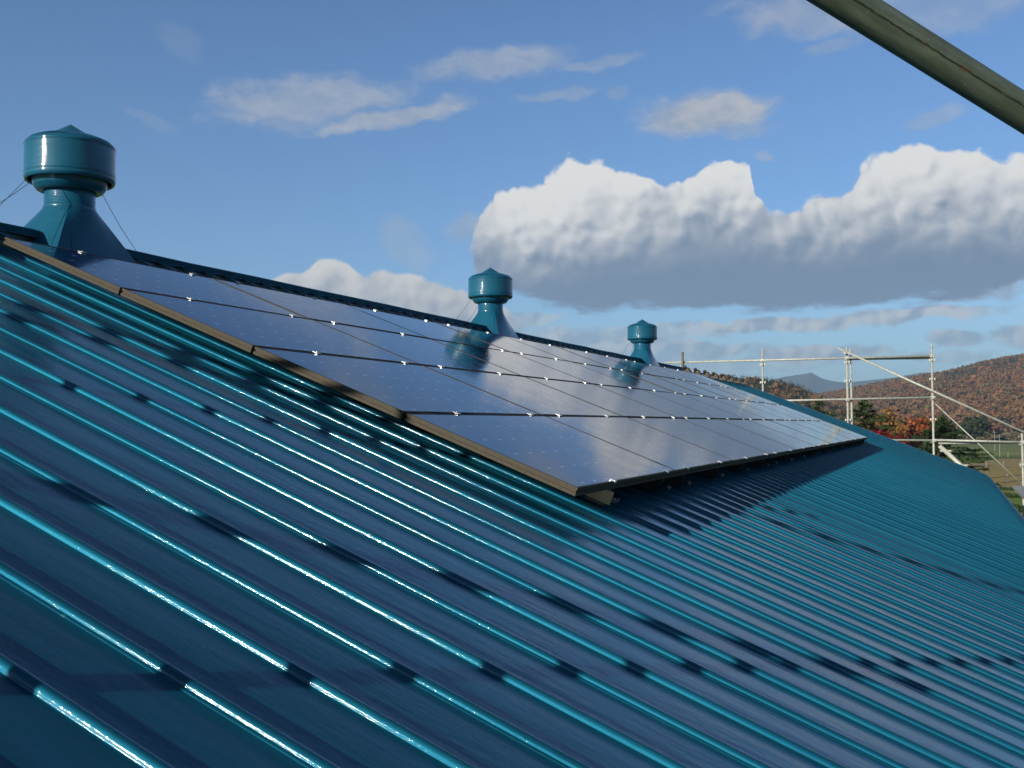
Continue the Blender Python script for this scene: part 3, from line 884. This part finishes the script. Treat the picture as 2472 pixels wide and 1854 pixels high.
rng = np.random.default_rng(5)
def quads(centers, size, normal_bias=None, aspect=1.0):
    """random small leaf quads"""
    n = len(centers)
    a = rng.normal(size=(n, 3)); a /= np.linalg.norm(a, axis=1)[:, None]
    b = rng.normal(size=(n, 3)); b -= (b * a).sum(1)[:, None] * a; b /= np.linalg.norm(b, axis=1)[:, None]
    s = size[:, None] if np.ndim(size) else size
    a = a * s; b = b * s * aspect
    V = np.stack([centers - a - b, centers + a - b * .6, centers + a * .7 + b, centers - a + b * .8], 1).reshape(-1, 3)
    F = np.arange(4 * n).reshape(n, 4)
    return V, F
SPEC = [((.138, .070, .034), .30), ((.158, .074, .030), .18), ((.120, .070, .037), .28), ((.130, .088, .037), .08), ((.095, .072, .034), .12), ((.165, .060, .028), .02), ((.024, .036, .020), .10)]
def forest(name, H, azs, rs, count, a_lo, a_hi, rmax, conifer_fn, label_kind='stuff', hscale=1.0):
    na, nr = H.shape[:2]
    Vs, Fs, Cs = [], [], []; base = 0
    cen, siz, col = [], [], []
    for k in range(count):
        a = rng.uniform(a_lo, a_hi); r = math.sqrt(rng.uniform(rs[0] ** 2, rmax ** 2))
        fa = (a - azs[0]) / (azs[-1] - azs[0]) * (na - 1); fr = (r - rs[0]) / (rs[-1] - rs[0]) * (nr - 1)
        i, j = min(na - 2, int(fa)), min(nr - 2, int(fr)); u, v = fa - i, fr - j
        p = (H[i, j] * (1 - u) * (1 - v) + H[i + 1, j] * u * (1 - v) + H[i, j + 1] * (1 - u) * v + H[i + 1, j + 1] * u * v)
        con = conifer_fn(a, r, p)
        if con:
            h = rng.uniform(8, 14) * hscale; w = h * .24; n = 44
            c0 = np.array(SPEC[-1][0]) * rng.uniform(.7, 1.5)
            t = rng.uniform(0, 1, n) ** .8
            ang = rng.uniform(0, 6.28, n); rad = w * (1 - t) * rng.uniform(.5, 1.05, n) + .15
            pts = np.stack([rad * np.cos(ang), rad * np.sin(ang), h * (.08 + .92 * t)], 1) + p
            cen.append(pts); siz.append(.75 * (1.15 - t) * rng.uniform(.7, 1.2, n)); 
        else:
            h = rng.uniform(8, 12) * hscale; w = rng.uniform(3.6, 6.2) * hscale; n = 46
            q = fbm(p[0], p[1], 1 / 90., 3); q2 = fbm(p[0] + 900, p[1], 1 / 220., 2)
            pr = np.array([s[1] for s in SPEC[:-1]])
            pr = pr * np.array([1 + 1.2 * q, 1 + 2.2 * q, 1 - q, 1 - 2 * q2, 1 + 1.6 * q2, 1 + 1.5 * q]).clip(.05); pr /= pr.sum()
            c0 = np.array(SPEC[rng.choice(len(pr), p=pr)][0]) * rng.uniform(.95, 1.3)
            dv = rng.normal(size=(n, 3)); dv /= np.linalg.norm(dv, axis=1)[:, None]
            dv *= rng.uniform(.55, 1.05, (n, 1))
            pts = dv * np.array([w, w, h * .42]) + np.array([0, 0, h * .6]) + p
            cen.append(pts); siz.append(rng.uniform(.45, 1.0, n) * w * .30)
        col.append(np.tile(c0, (n, 1)) * rng.uniform(.85, 1.18, (n, 1)))
    cen = np.concatenate(cen); siz = np.concatenate(siz); col = np.concatenate(col)
    V, F = quads(cen, siz)
    o = np_mesh(name, V, F, M_LEAF, colors=np.repeat(col, 4, axis=0))
    tag(o, kind='stuff'); return o
def con_right(a, r, p):
    q = fbm(p[0] + 300, p[1] + 100, 1 / 120., 3)
    patch = (abs(a - 1.6) < 1.7 and 1180 < r < 1330) or (abs(a - .5) < .8 and 1050 < r < 1120 and q > 0)
    patch2 = abs(a + 1.5) < .8 and 700 < r < 800 or abs(a + .1) < .5 and 690 < r < 780
    return patch and rng.random() < .85 or patch2 and rng.random() < .5 or (q > .30 and rng.random() < .45) or rng.random() < .03
f1 = forest('autumn_forest', HR, ar, rr, 13000, -9, 9, 1560, con_right)
tag(f1, 'rust orange and brown autumn wood covering the hill at the right', 'forest')
def con_left(a, r, p):
    q = fbm(p[0] + 300, p[1] + 100, 1 / 60., 3)
    return (a > -10.8 and rng.random() < .9) or rng.random() < .12
f2 = forest('evergreen_forest', HL, al, rl, 3600, -14, -4.8, 760, con_left, hscale=.95)
tag(f2, 'dark evergreen wood on the low hill behind the first scaffold posts', 'forest')

# ------------------------------------------------------------------ nearer trees
M_BARK = metal('bark', (.09, .065, .045), .9, 0., 20., .3, .4)
def at(az_, r, z=None): return Vector((CAM.x + r * math.sin(R(az_)), CAM.y + r * math.cos(R(az_)), ZG if z is None else z))
def conifer(az_, r, h, w, label, tint=(.022, .040, .014), seed=1, dens=1.):
    global rng
    rng = np.random.default_rng(seed)
    root = empty('conifer_tree', Matrix.Translation(at(az_, r)), label, 'conifer', 'conifers behind the far scaffold')
    bm = bmesh.new(); tube(bm, (0, 0, 0), (0, 0, h * .97), h * .018, 10, .01); mesh_obj('trunk', bm, M_BARK, root)
    cen, siz, col = [], [], []
    nb = int(95 * dens); VV = []; 
    for k in range(nb):
        t = (k + rng.uniform(0, 1)) / nb
        z0 = h * (.08 + .90 * t); L = w * (1 - t) ** .95 * rng.uniform(.55, 1.15) + .10
        a = rng.uniform(0, 6.283); up = .45 * t - .10
        m = int(60 + 230 * L / w)
        f = rng.uniform(.08, 1, m) ** .75
        droop = -.20 * L * f ** 2 + up * L * f + .16 * L * np.clip(f - .7, 0, 1)
        side = rng.normal(0, .10, m) * L * (1.2 - f)
        x = f * L * math.cos(a) - side * math.sin(a); y = f * L * math.sin(a) + side * math.cos(a)
        z = z0 + droop - np.abs(side) * .35 - np.abs(rng.normal(0, .05, m))
        c_ = np.stack([x, y, z], 1)
        d_ = np.stack([np.cos(a + np.sign(side) * .7), np.sin(a + np.sign(side) * .7), -.25 + rng.normal(0, .25, m)], 1)
        e_ = rng.normal(size=(m, 3)); e_ -= (e_ * d_).sum(1)[:, None] * d_ / (d_ ** 2).sum(1)[:, None]; e_ /= np.linalg.norm(e_, axis=1)[:, None]
        ln = rng.uniform(.07, .15, m)[:, None] * (h / 7.5) ** .5; wd_ = ln * .28
        VV.append(np.stack([c_ - d_ * ln - e_ * wd_, c_ + d_ * ln - e_ * wd_ * .4, c_ + d_ * ln + e_ * wd_ * .4, c_ - d_ * ln + e_ * wd_], 1).reshape(-1, 3))
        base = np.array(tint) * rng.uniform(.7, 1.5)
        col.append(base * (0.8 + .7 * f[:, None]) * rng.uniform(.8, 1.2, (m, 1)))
    V = np.concatenate(VV); F = np.arange(len(V)).reshape(-1, 4)
    o = np_mesh('crown', V, F, M_LEAF, root, np.repeat(np.concatenate(col), 4, axis=0))
    return root
conifer(-.30, 62, 7.5, 7.0, 'largest dark green spruce standing right of the last tall scaffold post', seed=3, dens=1.7)
conifer(-4.0, 74, 8.9, 6.5, 'dark olive spruce crossed by the double scaffold post', (.030, .042, .014), seed=7, dens=1.3)
conifer(-6.25, 92, 9.3, 5.5, 'small spruce top just above the roof edge left of the double scaffold post', (.030, .048, .014), seed=9)
conifer(-1.9, 70, 5.4, 4.2, 'low bushy spruce tucked behind the roof edge left of the largest spruce', (.024, .036, .016), seed=12)
def bush(name, az_, r, z, w, h, label, tints, cat, seed, n=5200, grp=None, sz=(.04, .10)):
    global rng
    rng = np.random.default_rng(seed)
    root = empty(name, Matrix.Translation(at(az_, r)), label, cat, grp)
    bm = bmesh.new()
    tube(bm, (0, 0, 0), (0, 0, z + h * .3), .12, 10, .05)
    limbs = [(math.cos(a) * w * .6, math.sin(a) * w * .6, z + h * rng.uniform(.2, .5)) for a in rng.uniform(0, 6.28, 7)]
    for l_ in limbs: tube(bm, (0, 0, z * .6), l_, .05, 7, .015)
    mesh_obj('trunk', bm, M_BARK, root)
    clumps = rng.normal(size=(26, 3)); clumps /= np.linalg.norm(clumps, axis=1)[:, None]; clumps *= rng.uniform(.4, .95, (26, 1))
    ci = rng.integers(0, 26, n)
    pts = clumps[ci] + rng.normal(0, .17, (n, 3))
    cen = pts * np.array([w, w, h / 2]) + np.array([0, 0, z + h / 2])
    tc_ = np.array(tints)[rng.integers(0, len(tints), 26)]
    col = tc_[ci] * rng.uniform(.6, 1.35, (n, 1))
    V, F = quads(cen, rng.uniform(sz[0], sz[1], n))
    np_mesh('crown', V, F, M_LEAF, root, np.repeat(col, 4, axis=0))
bush('maple_tree', -3.35, 64, 4.2, 1.7, 2.3, 'crimson red maple showing over the roof edge left of the fourth scaffold post', [(.17, .012, .014), (.22, .018, .018), (.12, .01, .012)], 'maple', 21)
bush('maple_tree', -2.0, 62, 3.5, 1.3, 1.9, 'smaller crimson maple beside the low spruce at the roof edge', [(.18, .014, .016), (.13, .012, .012)], 'maple', 22, 3000)
# orange and olive broadleaf trees at the foot of the hill
ti = [([(.20, .10, .025), (.16, .09, .03)], 'ochre'), ([(.25, .08, .02), (.22, .06, .02)], 'orange'), ([(.06, .07, .025), (.09, .09, .03)], 'olive green'), ([(.15, .075, .03), (.12, .07, .035)], 'brown')]
spots = [(-5.2, 150, 0, 7.0, 'ochre', 'between the small spruce and the double scaffold post'), (-4.9, 128, 2, 6.0, 'olive green', 'just left of the double scaffold post'),
         (-2.9, 160, 0, 8.5, 'ochre', 'right of the double scaffold post below the middle rail'), (-2.2, 185, 2, 9.0, 'olive green', 'behind the space between the tall scaffold posts'),
         (-1.3, 170, 1, 8.0, 'orange', 'left of the last tall scaffold post'), (-1.75, 215, 3, 8.0, 'brown', 'behind the orange tree near the last tall post'),
         (-3.7, 230, 3, 9.0, 'brown', 'behind the olive spruce'), (-.75, 240, 2, 8.0, 'olive green', 'behind the top of the largest spruce')]
for k, (a_, r_, t_, h_, cn, where) in enumerate(spots):
    bush('broadleaf_tree', a_, r_, h_ * .25, h_ * .36, h_ * .75, f'{cn} leaved tree {where}', ti[t_][0], 'tree', 40 + k, 2200, 'autumn trees beyond the barn', sz=(.12, .30))
bush('broadleaf_tree', 1.25, 430, 1.5, 4.5, 8.0, 'small dark green rounded tree at the far field edge right of the largest spruce', [(.03, .042, .018), (.04, .05, .02)], 'tree', 61, 2400, 'autumn trees beyond the barn', sz=(.25, .6))
# far hedge / scrub line
rng = np.random.default_rng(77)
n = 26000
a_ = rng.uniform(-7, 9, n); r_ = rng.uniform(470, 600, n) + 25 * np.sin(a_ * 2.)
cen = np.stack([CAM.x + r_ * np.sin(np.radians(a_)), CAM.y + r_ * np.cos(np.radians(a_)), ZG + rng.uniform(0, 1, n) ** 1.6 * (2.2 + 1.2 * np.sin(a_ * 5))], 1)
tt = np.array([(.11, .10, .055), (.15, .12, .07), (.08, .07, .035), (.17, .13, .08)])[rng.integers(0, 4, n)]
V, F = quads(cen, rng.uniform(.25, .6, n))
o = np_mesh('scrub', V, F, M_LEAF, colors=np.repeat(tt, 4, axis=0)); tag(o, 'low pale scrub along the far edge of the pasture', 'scrub', kind='stuff')

# ------------------------------------------------------------------ paddock fences and poles
M_WHITE = metal('white_painted_post', (.22, .22, .18), .7, 0., 12., .12)
M_RAIL = metal('weathered_rail', (.16, .14, .11), .8, 0., 10., .2)
def fence(label, A, Bp, n, hgt, rails=2, r=.075):
    A = Vector(A); Bp = Vector(Bp)
    t = empty('paddock_fence', Matrix.Translation(A), label, 'fence', 'fences in the pasture')
    for k in range(n):
        q = (Bp - A) * k / (n - 1)
        bm = bmesh.new(); h = hgt * random.uniform(.94, 1.05)
        tube(bm, q, q + Vector((random.uniform(-.03, .03), 0, h)), r, 8); box(bm, q + Vector((0, 0, h + .03)), (r * 2.5, r * 2.5, .06))
        mesh_obj('post', bm, M_WHITE, t)
    for k in range(rails):
        z_ = hgt * (.85 - .42 * k)
        bm = bmesh.new(); tube(bm, Vector((0, 0, z_)), (Bp - A) + Vector((0, 0, z_)), .035, 6); mesh_obj('rail', bm, M_RAIL, t)
fence('nearest paddock fence of white posts right of the largest spruce', at(-1.0, 107), at(6.2, 150), 8, 1.45)
fence('middle paddock fence of white posts across the tan pasture', at(-2.2, 176), at(7.0, 186), 13, .95)
fence('farthest paddock fence of short white posts along the dark grass strip', at(-3.0, 238), at(7.5, 240), 12, .95, 1)
def pole(a_, r_, h, label):
    t = empty('utility_pole', Matrix.Translation(at(a_, r_)), label, 'pole', 'thin poles in the pasture')
    bm = bmesh.new(); tube(bm, (0, 0, 0), (0, 0, h), .09, 10, .06); mesh_obj('pole_shaft', bm, M_WHITE, t)
    bm = bmesh.new(); box(bm, (0, 0, h - .5), (1.1, .1, .1)); mesh_obj('crossarm', bm, M_RAIL, t)
pole(2.16, 293, 5.1, 'left one of two thin pale poles standing in the pasture')
pole(2.38, 240, 4.7, 'right one of two thin pale poles standing in the pasture')

# ------------------------------------------------------------------ haze
bm = bmesh.new()
zt = 430.; zb_ = ZG - 1.
box(bm, (0, 0, (zt + zb_) / 2), (19000, 19000, zt - zb_))
hm = bpy.data.materials.new('haze'); hm.use_nodes = True; hn = hm.node_tree
for q in list(hn.nodes): hn.nodes.remove(q)
ho = hn.nodes.new('ShaderNodeOutputMaterial'); pv = hn.nodes.new('ShaderNodeVolumePrincipled')
pv.inputs['Color'].default_value = (.46, .72, 1., 1); pv.inputs['Density'].default_value = 1.6e-4; pv.inputs['Anisotropy'].default_value = 0.
hn.links.new(pv.outputs[0], ho.inputs['Volume'])
h = mesh_obj('haze', bm, hm); tag(h, kind='stuff')
for o in list(COL.objects):
    if o.type == 'MESH' and o.data.users > 1: pass
